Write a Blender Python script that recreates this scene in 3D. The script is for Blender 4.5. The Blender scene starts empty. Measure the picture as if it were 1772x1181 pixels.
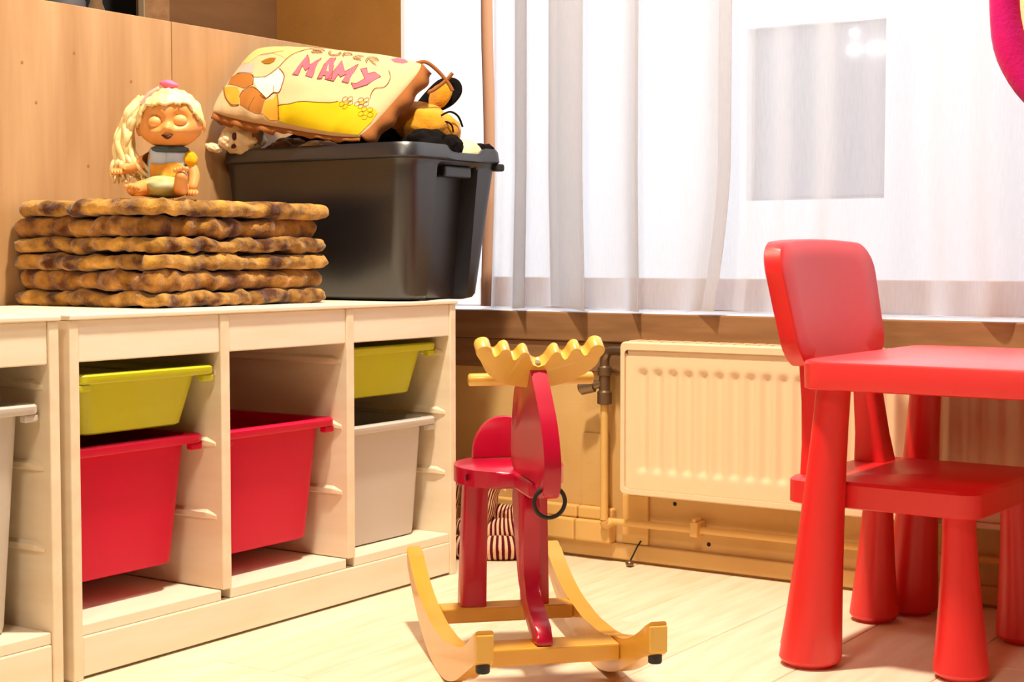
import bpy, bmesh, math, random
from mathutils import Vector, Matrix, noise

# ------------------------------------------------------------------ scene, camera, light
S = bpy.context.scene
COL = S.collection
random.seed(7)

cam_d = bpy.data.cameras.new('camera'); cam = bpy.data.objects.new('camera', cam_d); COL.objects.link(cam)
cam.location = (1.8531, -1.568, 0.6472)
cam.rotation_euler = (math.pi/2 - 0.054, 0, 0.5909)
cam_d.sensor_width = 36; cam_d.lens = 2693.25/1772*36; cam_d.clip_start = .05
S.camera = cam
S.view_settings.view_transform = 'Standard'; S.view_settings.look = 'None'
S.view_settings.gamma = 1; S.view_settings.use_curve_mapping = False
S.view_settings.exposure = 0.45
S.cycles.use_denoising = True
S.cycles.max_bounces = 8; S.cycles.transparent_max_bounces = 12
S.cycles.sample_clamp_indirect = 6

w = bpy.data.worlds.new('overcast_sky'); S.world = w; w.use_nodes = True
wb = w.node_tree.nodes['Background']
wb.inputs[0].default_value = (.93, .96, 1, 1); wb.inputs[1].default_value = 1.95

def area(name, loc, target, size, power, color, shape='DISK', spread=None):
    d = bpy.data.lights.new(name, 'AREA'); d.shape = shape; d.size = size; d.energy = power; d.color = color
    if spread: d.spread = math.radians(spread)
    o = bpy.data.objects.new(name, d); COL.objects.link(o); o.location = loc
    o.rotation_euler = (Vector(target)-Vector(loc)).to_track_quat('-Z', 'Y').to_euler()
    return o
# warm ceiling lamps of the room, one close to the shelf and one over the play area
area('ceiling_lamp_key', (.50, .30, 2.42), (.50, .30, 0), .15, 54, (1, .87, .69))
area('ceiling_lamp_room', (1.0, -1.5, 2.42), (.5, .4, .3), .45, 20, (1, .86, .68))
area('wall_spot', (-.10, .12, 2.42), (-.40, .42, .95), .16, 4, (1, .66, .30))
port = area('window_portal', (.9, 1.52, 1.45), (.9, 0, 1.45), 2.6, 1, (1, 1, 1), 'RECTANGLE')
port.data.size_y = 1.9; port.data.cycles.is_portal = True

# ------------------------------------------------------------------ helpers
def lin(c):
    return tuple(((x/255)/12.92 if x/255 <= .04045 else ((x/255+.055)/1.055)**2.4) for x in c) + (1,)

def mat(name, col, rough=.5, spec=.5, coat=0, noise_amt=0, nscale=30, col2=None, stretch=None, bump=0, bscale=200, detail=4, sheen=0, lo=.35, hi=.65):
    m = bpy.data.materials.new(name); m.use_nodes = True
    nt = m.node_tree; b = nt.nodes['Principled BSDF']
    c = lin(col); b.inputs['Base Color'].default_value = c
    b.inputs['Roughness'].default_value = rough; b.inputs['Specular IOR Level'].default_value = spec
    if coat: b.inputs['Coat Weight'].default_value = coat; b.inputs['Coat Roughness'].default_value = .15
    if sheen: b.inputs['Sheen Weight'].default_value = sheen
    tc = nt.nodes.new('ShaderNodeTexCoord'); mp = nt.nodes.new('ShaderNodeMapping')
    nt.links.new(tc.outputs['Object'], mp.inputs[0])
    if stretch: mp.inputs['Scale'].default_value = stretch
    if col2:
        n = nt.nodes.new('ShaderNodeTexNoise'); n.inputs['Scale'].default_value = nscale; n.inputs['Detail'].default_value = detail
        nt.links.new(mp.outputs[0], n.inputs['Vector'])
        r = nt.nodes.new('ShaderNodeValToRGB'); r.color_ramp.elements[0].position = lo; r.color_ramp.elements[1].position = hi
        r.color_ramp.elements[0].color = c; r.color_ramp.elements[1].color = lin(col2)
        nt.links.new(n.outputs['Fac'], r.inputs[0]); nt.links.new(r.outputs[0], b.inputs['Base Color'])
    if bump:
        n2 = nt.nodes.new('ShaderNodeTexNoise'); n2.inputs['Scale'].default_value = bscale; n2.inputs['Detail'].default_value = 3
        nt.links.new(mp.outputs[0], n2.inputs['Vector'])
        bp = nt.nodes.new('ShaderNodeBump'); bp.inputs['Strength'].default_value = bump; bp.inputs['Distance'].default_value = .004
        nt.links.new(n2.outputs['Fac'], bp.inputs['Height']); nt.links.new(bp.outputs[0], b.inputs['Normal'])
    return m

def emat(name, col, s):
    m = bpy.data.materials.new(name); m.use_nodes = True
    b = m.node_tree.nodes['Principled BSDF']
    b.inputs['Base Color'].default_value = lin(col); b.inputs['Emission Color'].default_value = lin(col); b.inputs['Emission Strength'].default_value = s
    return m

def empty(name, loc=(0, 0, 0), rz=0, parent=None):
    o = bpy.data.objects.new(name, None); COL.objects.link(o); o.location = loc; o.rotation_euler = (0, 0, rz)
    o.empty_display_size = .05
    if parent: o.parent = parent
    return o

def tag(o, label, cat, group=None):
    o['label'] = label; o['category'] = cat
    if group: o['group'] = group
    return o

def struct(o):
    o['kind'] = 'structure'; return o

def obj(name, bm, m, parent=None, smooth=False, angle=None, loc=None):
    me = bpy.data.meshes.new(name)
    bmesh.ops.recalc_face_normals(bm, faces=bm.faces[:])
    bm.to_mesh(me); bm.free()
    if smooth:
        for p in me.polygons: p.use_smooth = True
        if angle: me.set_sharp_from_angle(angle=math.radians(angle))
    me.materials.append(m)
    o = bpy.data.objects.new(name, me); COL.objects.link(o)
    if parent: o.parent = parent
    if loc: o.location = loc
    return o

def box(bm, x0, x1, y0, y1, z0, z1, bev=0, seg=2):
    r = bmesh.ops.create_cube(bm, size=1)
    vs = r['verts']
    for v in vs:
        v.co = Vector((x0 if v.co.x < 0 else x1, y0 if v.co.y < 0 else y1, z0 if v.co.z < 0 else z1))
    if bev:
        es = list({e for v in vs for e in v.link_edges})
        bmesh.ops.bevel(bm, geom=es, offset=bev, segments=seg, affect='EDGES', profile=.5)
    return bm

def bx(*a, **k): return box(bmesh.new(), *a, **k)

def prism(bm, pts, to3, t0, t1, bev=0, seg=2):
    """polygon pts (a,b) extruded between t0 and t1; to3(a,b,t)->xyz"""
    f0 = [bm.verts.new(to3(a, b, t0)) for a, b in pts]; f1 = [bm.verts.new(to3(a, b, t1)) for a, b in pts]
    F0 = bm.faces.new(f0); F1 = bm.faces.new(f1[::-1]); n = len(pts)
    for i in range(n): bm.faces.new((f0[i], f0[(i+1) % n], f1[(i+1) % n], f1[i]))
    if bev:
        es = list(F0.edges)+list(F1.edges)
        bmesh.ops.bevel(bm, geom=es, offset=bev, segments=seg, affect='EDGES', profile=.5)
    return bm

def spline(pts, n=6, closed=False):
    P = [Vector(p) for p in pts]; out = []; N = len(P)
    for i in range(N if closed else N-1):
        if closed: a, b, c, d = P[i-1], P[i], P[(i+1) % N], P[(i+2) % N]
        else: a, b, c, d = P[max(i-1, 0)], P[i], P[i+1], P[min(i+2, N-1)]
        for k in range(n):
            t = k/n
            out.append(.5*((2*b)+(c-a)*t+(2*a-5*b+4*c-d)*t*t+(3*b-a-3*c+d)*t**3))
    if not closed: out.append(P[-1])
    return out

def tube(bm, pts, r, seg=10, cap=True, closed=False, flat=None):
    P = [Vector(p) for p in pts]; n = len(P); rings = []
    R = r if isinstance(r, (list, tuple)) else [r]*n
    up = Vector((0, 0, 1)); prev = None
    for i, q in enumerate(P):
        if closed: t = P[(i+1) % n]-P[i-1]
        else: t = P[min(i+1, n-1)]-P[max(i-1, 0)]
        t.normalize()
        if prev is None:
            s = t.cross(up)
            if s.length < .1: s = t.cross(Vector((1, 0, 0)))
        else: s = prev-t*prev.dot(t)
        s.normalize(); prev = s; u = s.cross(t)
        k = flat if flat else 1
        rings.append([bm.verts.new(q+(s*math.cos(a)+u*math.sin(a)*k)*R[i]) for a in [2*math.pi*j/seg for j in range(seg)]])
    for i in range(n if closed else n-1):
        a, b = rings[i], rings[(i+1) % n]
        for j in range(seg): bm.faces.new((a[j], a[(j+1) % seg], b[(j+1) % seg], b[j]))
    if cap and not closed:
        bm.faces.new(rings[0][::-1]); bm.faces.new(rings[-1])
    return bm

def lathe(bm, prof, seg=32, shift=lambda z: (0, 0)):
    rings = []
    for r, z in prof:
        dx, dy = shift(z)
        rings.append([bm.verts.new((dx+r*math.cos(2*math.pi*j/seg), dy+r*math.sin(2*math.pi*j/seg), z)) for j in range(seg)])
    for a, b in zip(rings, rings[1:]):
        for j in range(seg): bm.faces.new((a[j], a[(j+1) % seg], b[(j+1) % seg], b[j]))
    bm.faces.new(rings[0][::-1]); bm.faces.new(rings[-1])
    return bm

def rrect(x0, x1, y0, y1, r, n=5):
    o = []
    for cx, cy, a0 in ((x1-r, y0+r, -90), (x1-r, y1-r, 0), (x0+r, y1-r, 90), (x0+r, y0+r, 180)):
        for k in range(n+1):
            a = math.radians(a0+90*k/n); o.append((cx+r*math.cos(a), cy+r*math.sin(a)))
    return o

def loft(bm, loops, cap0=True, cap1=True):
    L = [[bm.verts.new(p) for p in lp] for lp in loops]; n = len(L[0])
    for a, b in zip(L, L[1:]):
        for j in range(n): bm.faces.new((a[j], a[(j+1) % n], b[(j+1) % n], b[j]))
    if cap0: bm.faces.new(L[0][::-1])
    if cap1: bm.faces.new(L[-1])
    return bm

def blob(bm, c, r, seed=0, amp=0, freq=8, sub=3, rot=None):
    res = bmesh.ops.create_icosphere(bm, subdivisions=sub, radius=1)
    for v in res['verts']:
        d = v.co.normalized(); k = 1+amp*noise.noise(d*freq*.3+Vector((seed, seed*.7, 0)))
        q = Vector((d.x*r[0]*k, d.y*r[1]*k, d.z*r[2]*k))
        if rot: q = rot @ q
        v.co = q+Vector(c)
    return bm

def dup(root, loc=None, rz=None, label=None):
    c = root.copy(); COL.objects.link(c)
    if loc is not None: c.location = loc
    if rz is not None: c.rotation_euler = (0, 0, rz)
    if label: c['label'] = label
    for ch in list(root.children):
        d = ch.copy(); COL.objects.link(d); d.parent = c
        for g in list(ch.children):
            e = g.copy(); COL.objects.link(e); e.parent = d
    return c

# ------------------------------------------------------------------ materials
M = {}
M['plank'] = mat('pale_floor_wood', (240, 226, 200), .42, .4, col2=(226, 204, 168), nscale=5, stretch=(9, .9, 1), lo=.4, hi=.78, bump=.05, bscale=30)
M['plank2'] = mat('pale_floor_wood_b', (242, 230, 206), .42, .4, col2=(230, 208, 174), nscale=5, stretch=(8, .8, 1), lo=.4, hi=.8, bump=.05, bscale=30)
M['ochre'] = mat('ochre_wall_paint', (220, 182, 120), .75, .3, col2=(206, 164, 100), nscale=4, bump=.08, bscale=160)
M['darkochre'] = mat('shaded_ochre_wall', (152, 104, 46), .75, .3, col2=(138, 92, 38), nscale=5, bump=.1, bscale=200)  # wall ochre with shade put into its colour
M['brownwall'] = mat('brown_wall', (120, 84, 52), .8, .3, col2=(104, 70, 44), nscale=3, stretch=(1, 1, 5))
M['cream'] = mat('cream_plaster', (150, 132, 108), .8, .3)
M['white'] = mat('white_gloss_paint', (228, 232, 244), .35, .5)
M['apron'] = mat('brown_sill_board', (150, 110, 74), .6, .35, col2=(132, 94, 60), nscale=6, stretch=(1, 6, 8), bump=.05, bscale=60)
M['panelwood'] = mat('warm_maple_panel', (194, 156, 112), .38, .5, col2=(164, 122, 78), nscale=3, stretch=(1, 6, .6), lo=.3, hi=.7)
M['pine'] = mat('whitewashed_pine', (247, 234, 214), .48, .4, col2=(242, 226, 200), nscale=4, stretch=(6, 1, 9), lo=.35, hi=.7)
M['pinein'] = mat('whitewashed_pine_side', (244, 228, 202), .5, .4, col2=(236, 214, 184), nscale=4, stretch=(1, 6, 6), lo=.35, hi=.7)
M['lime'] = mat('lime_green_plastic', (196, 196, 22), .35, .5, bump=.03, bscale=400)
M['redbin'] = mat('crimson_plastic', (212, 0, 58), .42, .3, bump=.03, bscale=400)
M['greybin'] = mat('grey_white_plastic', (206, 198, 190), .42, .5, bump=.03, bscale=400)
M['redch'] = mat('red_moulded_plastic', (228, 32, 36), .38, .8, bump=.02, bscale=300)
M['redtop'] = mat('red_table_laminate', (228, 40, 44), .42, .6, coat=1, bump=.02, bscale=300); M['redtop'].node_tree.nodes['Principled BSDF'].inputs['Coat Roughness'].default_value = .35
M['mred'] = mat('crimson_lacquer', (186, 2, 50), .28, .5, coat=.25)
M['mwood'] = mat('lacquered_birch', (226, 168, 60), .3, .5, coat=.3, col2=(222, 160, 56), nscale=5, stretch=(3, 3, 3))
M['mwoodlt'] = mat('lacquered_birch_antler', (238, 192, 92), .3, .5, coat=.3, col2=(228, 176, 74), nscale=5)
M['rubber'] = mat('black_rubber', (22, 18, 18), .6)
M['boxpl'] = mat('charcoal_plastic', (25, 25, 33), .36, 1.0, bump=.06, bscale=500)
M['rad'] = mat('cream_radiator_enamel', (238, 214, 176), .35, .5)
M['pipe'] = mat('ochre_painted_pipe', (222, 178, 104), .5, .4)
M['brass'] = mat('dull_valve_metal', (134, 112, 88), .35, .5); M['brass'].node_tree.nodes['Principled BSDF'].inputs['Metallic'].default_value = .8
M['dark'] = mat('dark_hole', (26, 18, 12), .8)
M['fur'] = mat('brown_mottled_plush', (78, 38, 12), .9, .1, col2=(210, 158, 70), nscale=24, lo=.36, hi=.66, bump=.5, bscale=260, sheen=.3, detail=5)
M['fur2'] = mat('brown_mottled_plush_b', (90, 46, 16), .9, .1, col2=(202, 146, 62), nscale=22, lo=.38, hi=.68, bump=.5, bscale=260, sheen=.3, detail=5)
M['skin'] = mat('doll_vinyl', (224, 154, 84), .45, .4)
M['lid'] = mat('doll_eyelid_vinyl', (238, 176, 106), .38, .5)
M['mouth'] = mat('doll_mouth', (70, 18, 14), .6)
M['blond'] = mat('blond_doll_hair', (250, 232, 180), .45, .5, col2=(232, 200, 120), nscale=12, stretch=(5, 5, .6), lo=.4, hi=.75)
M['pink'] = mat('pink_bow', (232, 104, 150), .6)
M['shirt'] = mat('white_printed_shirt', (200, 214, 236), .8, .2)
M['shirtp'] = mat('shirt_print', (232, 150, 60), .8, .2, col2=(236, 190, 70), nscale=60)
M['shorts'] = mat('sage_green_cloth', (172, 172, 104), .8, .2, col2=(190, 196, 160), nscale=30)
M['mustard'] = mat('mustard_sleeve', (222, 164, 20), .8, .2)
M['teal'] = mat('dark_teal_cloth', (78, 92, 96), .8, .2)
M['pillow'] = mat('cream_cotton', (208, 180, 138), .8, .2, bump=.15, bscale=120, sheen=.2)
M['pilback'] = mat('brown_cotton', (150, 92, 46), .8, .2, bump=.2, bscale=90)
M['yellow'] = mat('yellow_print', (206, 178, 12), .75, .2)
M['peach'] = mat('peach_print', (246, 194, 126), .75, .2)
M['ppink'] = mat('pink_letter_print', (232, 100, 120), .75, .2)
M['pline'] = mat('brown_line_print', (140, 84, 36), .75, .2)
M['pbrown'] = mat('brown_print', (172, 110, 48), .75, .2)
M['pochre'] = mat('ochre_print', (222, 158, 52), .75, .2)
M['peyebrown'] = mat('eye_print', (150, 100, 24), .7, .2)
M['pwhite'] = mat('white_print', (252, 240, 206), .75, .2)
M['prose'] = mat('pale_rose_print', (240, 168, 160), .75, .2)
M['dog'] = mat('ochre_plush', (222, 158, 32), .85, .15, bump=.3, bscale=250, sheen=.3, col2=(206, 138, 28), nscale=20)
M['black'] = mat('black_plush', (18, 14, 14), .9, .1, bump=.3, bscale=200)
M['cplush'] = mat('cream_plush', (232, 210, 172), .85, .15, bump=.4, bscale=220, sheen=.3)
M['dplush'] = mat('grey_brown_plush', (120, 92, 66), .85, .15, bump=.4, bscale=220, sheen=.3)
M['beige'] = mat('pale_beige_plush', (246, 222, 178), .8, .2, bump=.2, bscale=200)
M['mag'] = mat('magenta_plush', (178, 0, 104), .8, .2, bump=.4, bscale=120, sheen=.1, col2=(196, 0, 96), nscale=14)
M['magc'] = mat('cream_plush_hanging', (244, 214, 160), .8, .2, bump=.3, bscale=120, sheen=.2)
M['facade'] = mat('white_facade_render', (206, 207, 212), .8, .2)
M['facwin'] = mat('grey_window_panel', (146, 146, 154), .5, .4)
M['facwin2'] = mat('grey_window_panel_dark', (132, 132, 142), .5, .4)
M['lamp'] = emat('lit_lamp', (255, 250, 240), 7)
M['pave'] = mat('pale_pavement', (190, 188, 184), .9, .2, col2=(176, 174, 170), nscale=8)
M['frametan'] = mat('tan_window_wood', (184, 134, 94), .5, .4, col2=(168, 118, 82), nscale=6, stretch=(1, 6, 6))
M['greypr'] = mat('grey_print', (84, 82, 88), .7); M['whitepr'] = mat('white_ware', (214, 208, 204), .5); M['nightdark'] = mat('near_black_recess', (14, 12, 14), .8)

# striped cloth
m = mat('red_striped_cloth', (96, 12, 26), .85, .15); nt = m.node_tree; b = nt.nodes['Principled BSDF']
at = nt.nodes.new('ShaderNodeUVMap'); at.uv_map = 'UVMap'
wv = nt.nodes.new('ShaderNodeTexWave'); wv.inputs['Scale'].default_value = 3.0; wv.wave_profile = 'SIN'; wv.inputs['Distortion'].default_value = .6; wv.inputs['Detail Scale'].default_value = 2
r = nt.nodes.new('ShaderNodeValToRGB'); r.color_ramp.elements[0].position = .45; r.color_ramp.elements[1].position = .56
r.color_ramp.elements[0].color = lin((92, 10, 24)); r.color_ramp.elements[1].color = lin((230, 186, 150))
nt.links.new(at.outputs[0], wv.inputs['Vector']); nt.links.new(wv.outputs['Fac'], r.inputs[0]); nt.links.new(r.outputs[0], b.inputs['Base Color'])
M['stripe'] = m

# sheer curtain: part see-through, part translucent, part reflecting, with a fine weave
m = bpy.data.materials.new('sheer_white_voile'); m.use_nodes = True; nt = m.node_tree; nt.nodes.clear()
out = nt.nodes.new('ShaderNodeOutputMaterial')
tr = nt.nodes.new('ShaderNodeBsdfTransparent'); tl = nt.nodes.new('ShaderNodeBsdfTranslucent'); df = nt.nodes.new('ShaderNodeBsdfDiffuse')
tl.inputs[0].default_value = (.70, .71, .75, 1); df.inputs[0].default_value = (.82, .76, .72, 1)
m1 = nt.nodes.new('ShaderNodeMixShader'); m2 = nt.nodes.new('ShaderNodeMixShader'); m1.inputs[0].default_value = .3
tc = nt.nodes.new('ShaderNodeTexCoord'); mp = nt.nodes.new('ShaderNodeMapping'); mp.inputs['Scale'].default_value = (260, 20, 30)
n1 = nt.nodes.new('ShaderNodeTexNoise'); n1.inputs['Scale'].default_value = 1; mr = nt.nodes.new('ShaderNodeMapRange')
mr.inputs[3].default_value = .44; mr.inputs[4].default_value = .56
nt.links.new(tc.outputs['Object'], mp.inputs[0]); nt.links.new(mp.outputs[0], n1.inputs['Vector']); nt.links.new(n1.outputs['Fac'], mr.inputs[0]); 
lw = nt.nodes.new('ShaderNodeLayerWeight'); lw.inputs['Blend'].default_value = .5
mm = nt.nodes.new('ShaderNodeMath'); mm.operation = 'MULTIPLY_ADD'; mm.inputs[1].default_value = .6; mm.use_clamp = True
nt.links.new(lw.outputs['Facing'], mm.inputs[0]); nt.links.new(mr.outputs[0], mm.inputs[2]); nt.links.new(mm.outputs[0], m2.inputs[0])
nt.links.new(tl.outputs[0], m1.inputs[1]); nt.links.new(df.outputs[0], m1.inputs[2])
nt.links.new(tr.outputs[0], m2.inputs[1]); nt.links.new(m1.outputs[0], m2.inputs[2]); nt.links.new(m2.outputs[0], out.inputs[0])
M['voile'] = m
# window glass: thin pane
m = bpy.data.materials.new('window_glass'); m.use_nodes = True; nt = m.node_tree; nt.nodes.clear()
out = nt.nodes.new('ShaderNodeOutputMaterial'); tr = nt.nodes.new('ShaderNodeBsdfTransparent'); gl = nt.nodes.new('ShaderNodeBsdfGlossy'); gl.inputs['Roughness'].default_value = .02
mx = nt.nodes.new('ShaderNodeMixShader'); mx.inputs[0].default_value = .06
nt.links.new(tr.outputs[0], mx.inputs[1]); nt.links.new(gl.outputs[0], mx.inputs[2]); nt.links.new(mx.outputs[0], out.inputs[0])
M['glass'] = m

# ------------------------------------------------------------------ room shell
YW = 1.29; SZ = .53; XL = -.369; XR = 2.45; ZT = 2.25
fl = struct(obj('floor', bx(-1.3, 3.3, -3.2, YW+.25, -.05, -.014), M['dark']))
pm = {}
xi = -.921-.4
row = 0
while xi < 3.3:
    y = -3.2+random.random()*1.2 - .6; first = True
    while y < YW+.2:
        L = 1.9; y1 = min(y+L, YW+.2); y0 = max(y, -3.2)
        if y1-y0 > .05:
            key = (round(y1-y0, 2),)
            bm = bx(.0006, .1994, 0, y1-y0-.0012, -.014, 0, bev=.0012, seg=1)
            obj('plank', bm, M['plank'] if random.random() < .5 else M['plank2'], fl, loc=(xi, y0, 0))
        y += L
    xi += .2; row += 1

bm = bmesh.new()
box(bm, -1.3, 3.3, YW, YW+.25, -.02, SZ-.03)
box(bm, -1.3, XL, YW, YW+.25, SZ-.03, 2.5); box(bm, XR, 3.3, YW, YW+.25, SZ-.03, 2.5); box(bm, XL, XR, YW, YW+.25, ZT, 2.5)
struct(obj('wall_window', bm, M['ochre']))
# the wall beyond the low wooden screen, with a dark recess
bm = bmesh.new()
box(bm, -.77, -.75, .853, YW, 0, 2.5); box(bm, -.77, -.75, -3.2, .25, 0, 2.5); box(bm, -.77, -.75, .25, .853, 1.9, 2.5); box(bm, -1.3, -1.25, -3.2, YW, 0, 2.5)
struct(obj('wall_left', bm, M['brownwall']))
struct(obj('wall_shade_sheet', bx(-.749, XL-.0005, YW-.006, YW-.0005, 1.0, 2.3), M['darkochre']))  # added sheet: its darker ochre stands in for shade on the upper left wall
struct(obj('trim_1', bx(-.76, -.742, .849, .853, 0, 1.9, bev=.001), M['cream']))
struct(obj('trim_2', bx(-.752, -.747, .853, .93, 0, 2.3), M['apron']))
struct(obj('wall_right', bx(3.3, 3.5, -3.2, YW+.25, 0, 2.5), M['cream']))
struct(obj('wall_back', bx(-1.3, 3.5, -3.4, -3.2, 0, 2.5), M['cream']))
struct(obj('ceiling', bx(-1.3, 3.5, -3.4, YW+.25, 2.5, 2.6), M['cream']))

# window
win = struct(empty('window_1', (0, 0, 0)))
bm = bmesh.new(); box(bm, XL, XL+.085, 1.48, 1.54, SZ, ZT, bev=.004)
box(bm, XR-.06, XR, 1.48, 1.54, SZ, ZT, bev=.004); box(bm, XL, XR, 1.48, 1.54, ZT-.06, ZT, bev=.004)
obj('frame', bm, M['white'], win)
obj('bottom_rail', bx(XL+.085, XR-.06, 1.482, 1.538, SZ, .60, bev=.004), M['frametan'], win)
obj('mullion', bx(1.28, 1.33, 1.485, 1.535, .60, ZT-.06, bev=.004), M['white'], win)
for x0, x1 in ((XL+.085, 1.28), (1.33, XR-.06)):
    obj('pane', bx(x0, x1, 1.508, 1.512, .60, ZT-.06), M['glass'], win)
struct(obj('trim_3', bx(XL-.001, XL+.012, YW-.004, 1.48, SZ, ZT, bev=.002), M['white']))
struct(obj('trim_4', bx(XL-.001, XR+.001, YW-.004, 1.48, SZ-.016, SZ, bev=.003), M['white']))
struct(obj('trim_5', bx(-.5, 3.2, YW-.020, YW-.0045, .467, SZ-.001, bev=.003), M['apron']))
struct(obj('trim_6', bx(-.5, 3.2, YW-.013, YW-.001, .402, .4665, bev=.003), M['apron']))
# boxed pipe ledges and marks along the foot of the wall
t = struct(empty('trim_7', (0, YW, 0)))
for x0, x1 in ((-.6, .1165), (.1185, .205)):
    obj('ledge', bx(x0, x1, -.032, -.001, .04, .086, bev=.004), M['pipe'], t)
    obj('ledge_cap', bx(x0, x1, -.02, -.001, .0865, .113, bev=.004), M['pipe'], t)
struct(obj('baseboard_window', bx(-.6, 3.2, YW-.012, YW-.001, 0.006, .04, bev=.003), M['ochre']))
struct(obj('trim_8', bx(.12, .186, YW-.004, YW-.0005, .113, .27, bev=.001), M['ochre']))
struct(obj('trim_9', bx(.222, .284, YW-.008, YW-.0005, .041, .145, bev=.002), M['pipe']))

# low wooden screen behind the shelf
scr = tag(empty('wood_screen', (-.47, 0, 0)), 'low warm maple wood partition panelling behind the shelf and toys', 'partition')
for y0, y1 in ((-1.2, -.332), (-.330, .668), (.670, YW-.002)):
    obj('panel', bx(-.024, 0, y0, y1, 0, 1.119, bev=.0015), M['panelwood'], scr)
bm = bmesh.new()
for y, z in ((.42, 1.03), (.33, .93), (.45, .82), (.56, .99), (.30, 1.0)):
    bmesh.ops.create_circle(bm, cap_ends=True, segments=10, radius=.0028, matrix=Matrix.Translation((.0006, y, z)) @ Matrix.Rotation(math.pi/2, 4, 'Y'))
obj('knot', bm, M['pbrown'], scr)['kind'] = 'stuff'

# things seen over the screen in the dark recess
t = tag(empty('recess_shelf', (-.86, .25, 0)), 'dark recessed shelf seen over the top of the wood partition', 'shelf')
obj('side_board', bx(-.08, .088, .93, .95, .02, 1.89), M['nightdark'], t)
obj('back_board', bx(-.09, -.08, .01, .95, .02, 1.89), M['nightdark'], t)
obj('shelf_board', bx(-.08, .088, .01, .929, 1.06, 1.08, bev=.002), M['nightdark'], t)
def jar(y, r, h, m, label, cat):
    bm = lathe(bmesh.new(), [(r*.9, 0), (r, .008), (r, h*.7), (r*.6, h*.85), (r*.6, h)], 20)
    tag(obj(cat, bm, m, loc=(-.84, y, 1.0805), smooth=True, angle=50), label, cat)
jar(.715, .043, .17, M['greypr'], 'grey canister in the dark recess above the partition', 'canister')
jar(.80, .022, .15, M['dplush'], 'slim brown-grey bottle at the right side of the dark recess', 'bottle')
jar(.62, .03, .15, M['greypr'], 'small dim grey jar at the left of the canister in the dark recess', 'jar')

# ------------------------------------------------------------------ outside
fa = tag(empty('facade', (0, 4.5, 0)), 'bright white building front seen through the curtain', 'building')
bm = bmesh.new(); box(bm, -5, -1.02, 0, .3, -1, 2.05); box(bm, -.41, 5, 0, .3, -1, 2.05); box(bm, -1.02, -.41, 0, .3, -1, .885); box(bm, -1.02, -.41, 0, .3, 1.61, 2.05)
obj('wall', bm, M['facade'], fa)
wn = obj('window', bx(-1.02, -.41, .05, .09, .885, 1.61), M['facwin'], fa)
obj('pane', bx(-.83, -.42, .044, .05, .9, 1.6), M['facwin2'], wn)
for x0, x1, z0, z1 in ((-.585, -.54, 1.475, 1.512), (-.50, -.425, 1.475, 1.512), (-.575, -.545, 1.55, 1.575)):
    obj('lamp', bx(x0, x1, .02, .043, z0, z1, bev=.004), M['lamp'], fa)
struct(obj('ground', bx(-8, 8, 1.6, 9, -1.1, -1.0), M['pave']))

# curtain ---------------------------------------------------------------
def fold(x):
    y = .010*math.sin(x*21+.6)+.006*math.sin(x*47+1.3)+.004*math.sin(x*9)
    return y
path = []
# deep folds at the left edge: points (x,y) in plan, S-shaped where the cloth doubles
pl = [(-.127, .028), (-.112, .012), (-.098, .006), (-.085, .016), (-.066, .016), (-.03, -.006), (-.002, -.024), (.002, -.030), (-.004, -.024), (-.045, .0), (-.055, .008), (-.047, .018), (-.01, .028), (.015, .026),
      (.035, .012), (.08, -.012), (.135, -.032), (.145, -.036), (.138, -.028), (.08, -.008), (.036, .006), (.030, .014), (.038, .022), (.09, .030), (.15, .030), (.20, .018), (.235, -.002), (.262, -.018), (.271, -.023), (.266, -.014), (.25, .0), (.246, .008), (.254, .016), (.29, .024),
      (.34, .022), (.39, .008), (.44, -.012), (.474, -.024), (.484, -.027), (.478, -.017), (.446, .0), (.438, .008), (.447, .014), (.49, .014), (.52, .008)]
cur = [(p.x, p.y) for p in spline([(a, b, 0) for a, b in pl], 5)]
x = .53
while x < 2.3:
    cur.append((x, .006+.020*math.sin((x-.53)*23+.3)*(.5+.5*abs(math.sin(x*5.1)))+.007*math.sin(x*61))); x += .008
bm = bmesh.new(); NZ = 44; rows = []
for k in range(NZ+1):
    t = k/NZ; z = .5305+(2.2-.5305)*t**1.4
    row = []
    for i, (cx, cy) in enumerate(cur):
        low = max(0, 1-(z-.53)/.30)
        dx = -.035*low**1.6*math.exp(-((cx-.44)/.08)**2)+.012*low*math.sin(cx*8)
        amp = 1+.25*low
        zz = z+ (.003*math.sin(cx*13+1)+.002*math.sin(cx*31))*low**3 + .004*low**3
        row.append(bm.verts.new((cx+dx, YW-.010+cy*amp*1.15+.006*low*math.sin(cx*17), zz)))
    rows.append(row)
for a, c in zip(rows, rows[1:]):
    for i in range(len(a)-1): bm.faces.new((a[i], a[i+1], c[i+1], c[i]))
ct = tag(empty('curtain', (0, 0, 0)), 'sheer white voile curtain with soft folds hanging over the window sill', 'curtain')
cloth = obj('cloth', bm, M['voile'], ct, smooth=True)
# rolled hem along the left edge and the bottom
bm = bmesh.new()
strip = [(-.149, .0), (-.134, -.004), (-.119, .0)]
prev = None
for k in range(30):
    z = .537+(2.2-.537)*k/29
    rw = [bm.verts.new((a+.004*math.sin(z*9), YW+.010+b_*1.0, z)) for a, b_ in strip]
    if prev:
        for i in range(2): bm.faces.new((prev[i], prev[i+1], rw[i+1], rw[i]))
    prev = rw
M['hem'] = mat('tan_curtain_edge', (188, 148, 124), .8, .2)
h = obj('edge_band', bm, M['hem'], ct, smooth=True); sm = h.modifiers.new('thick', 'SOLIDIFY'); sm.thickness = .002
obj('rod', tube(bmesh.new(), [(-.25, YW-.010, 2.205), (2.4, YW-.010, 2.205)], .008, 12), M['white'], ct, smooth=True, angle=60)

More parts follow.
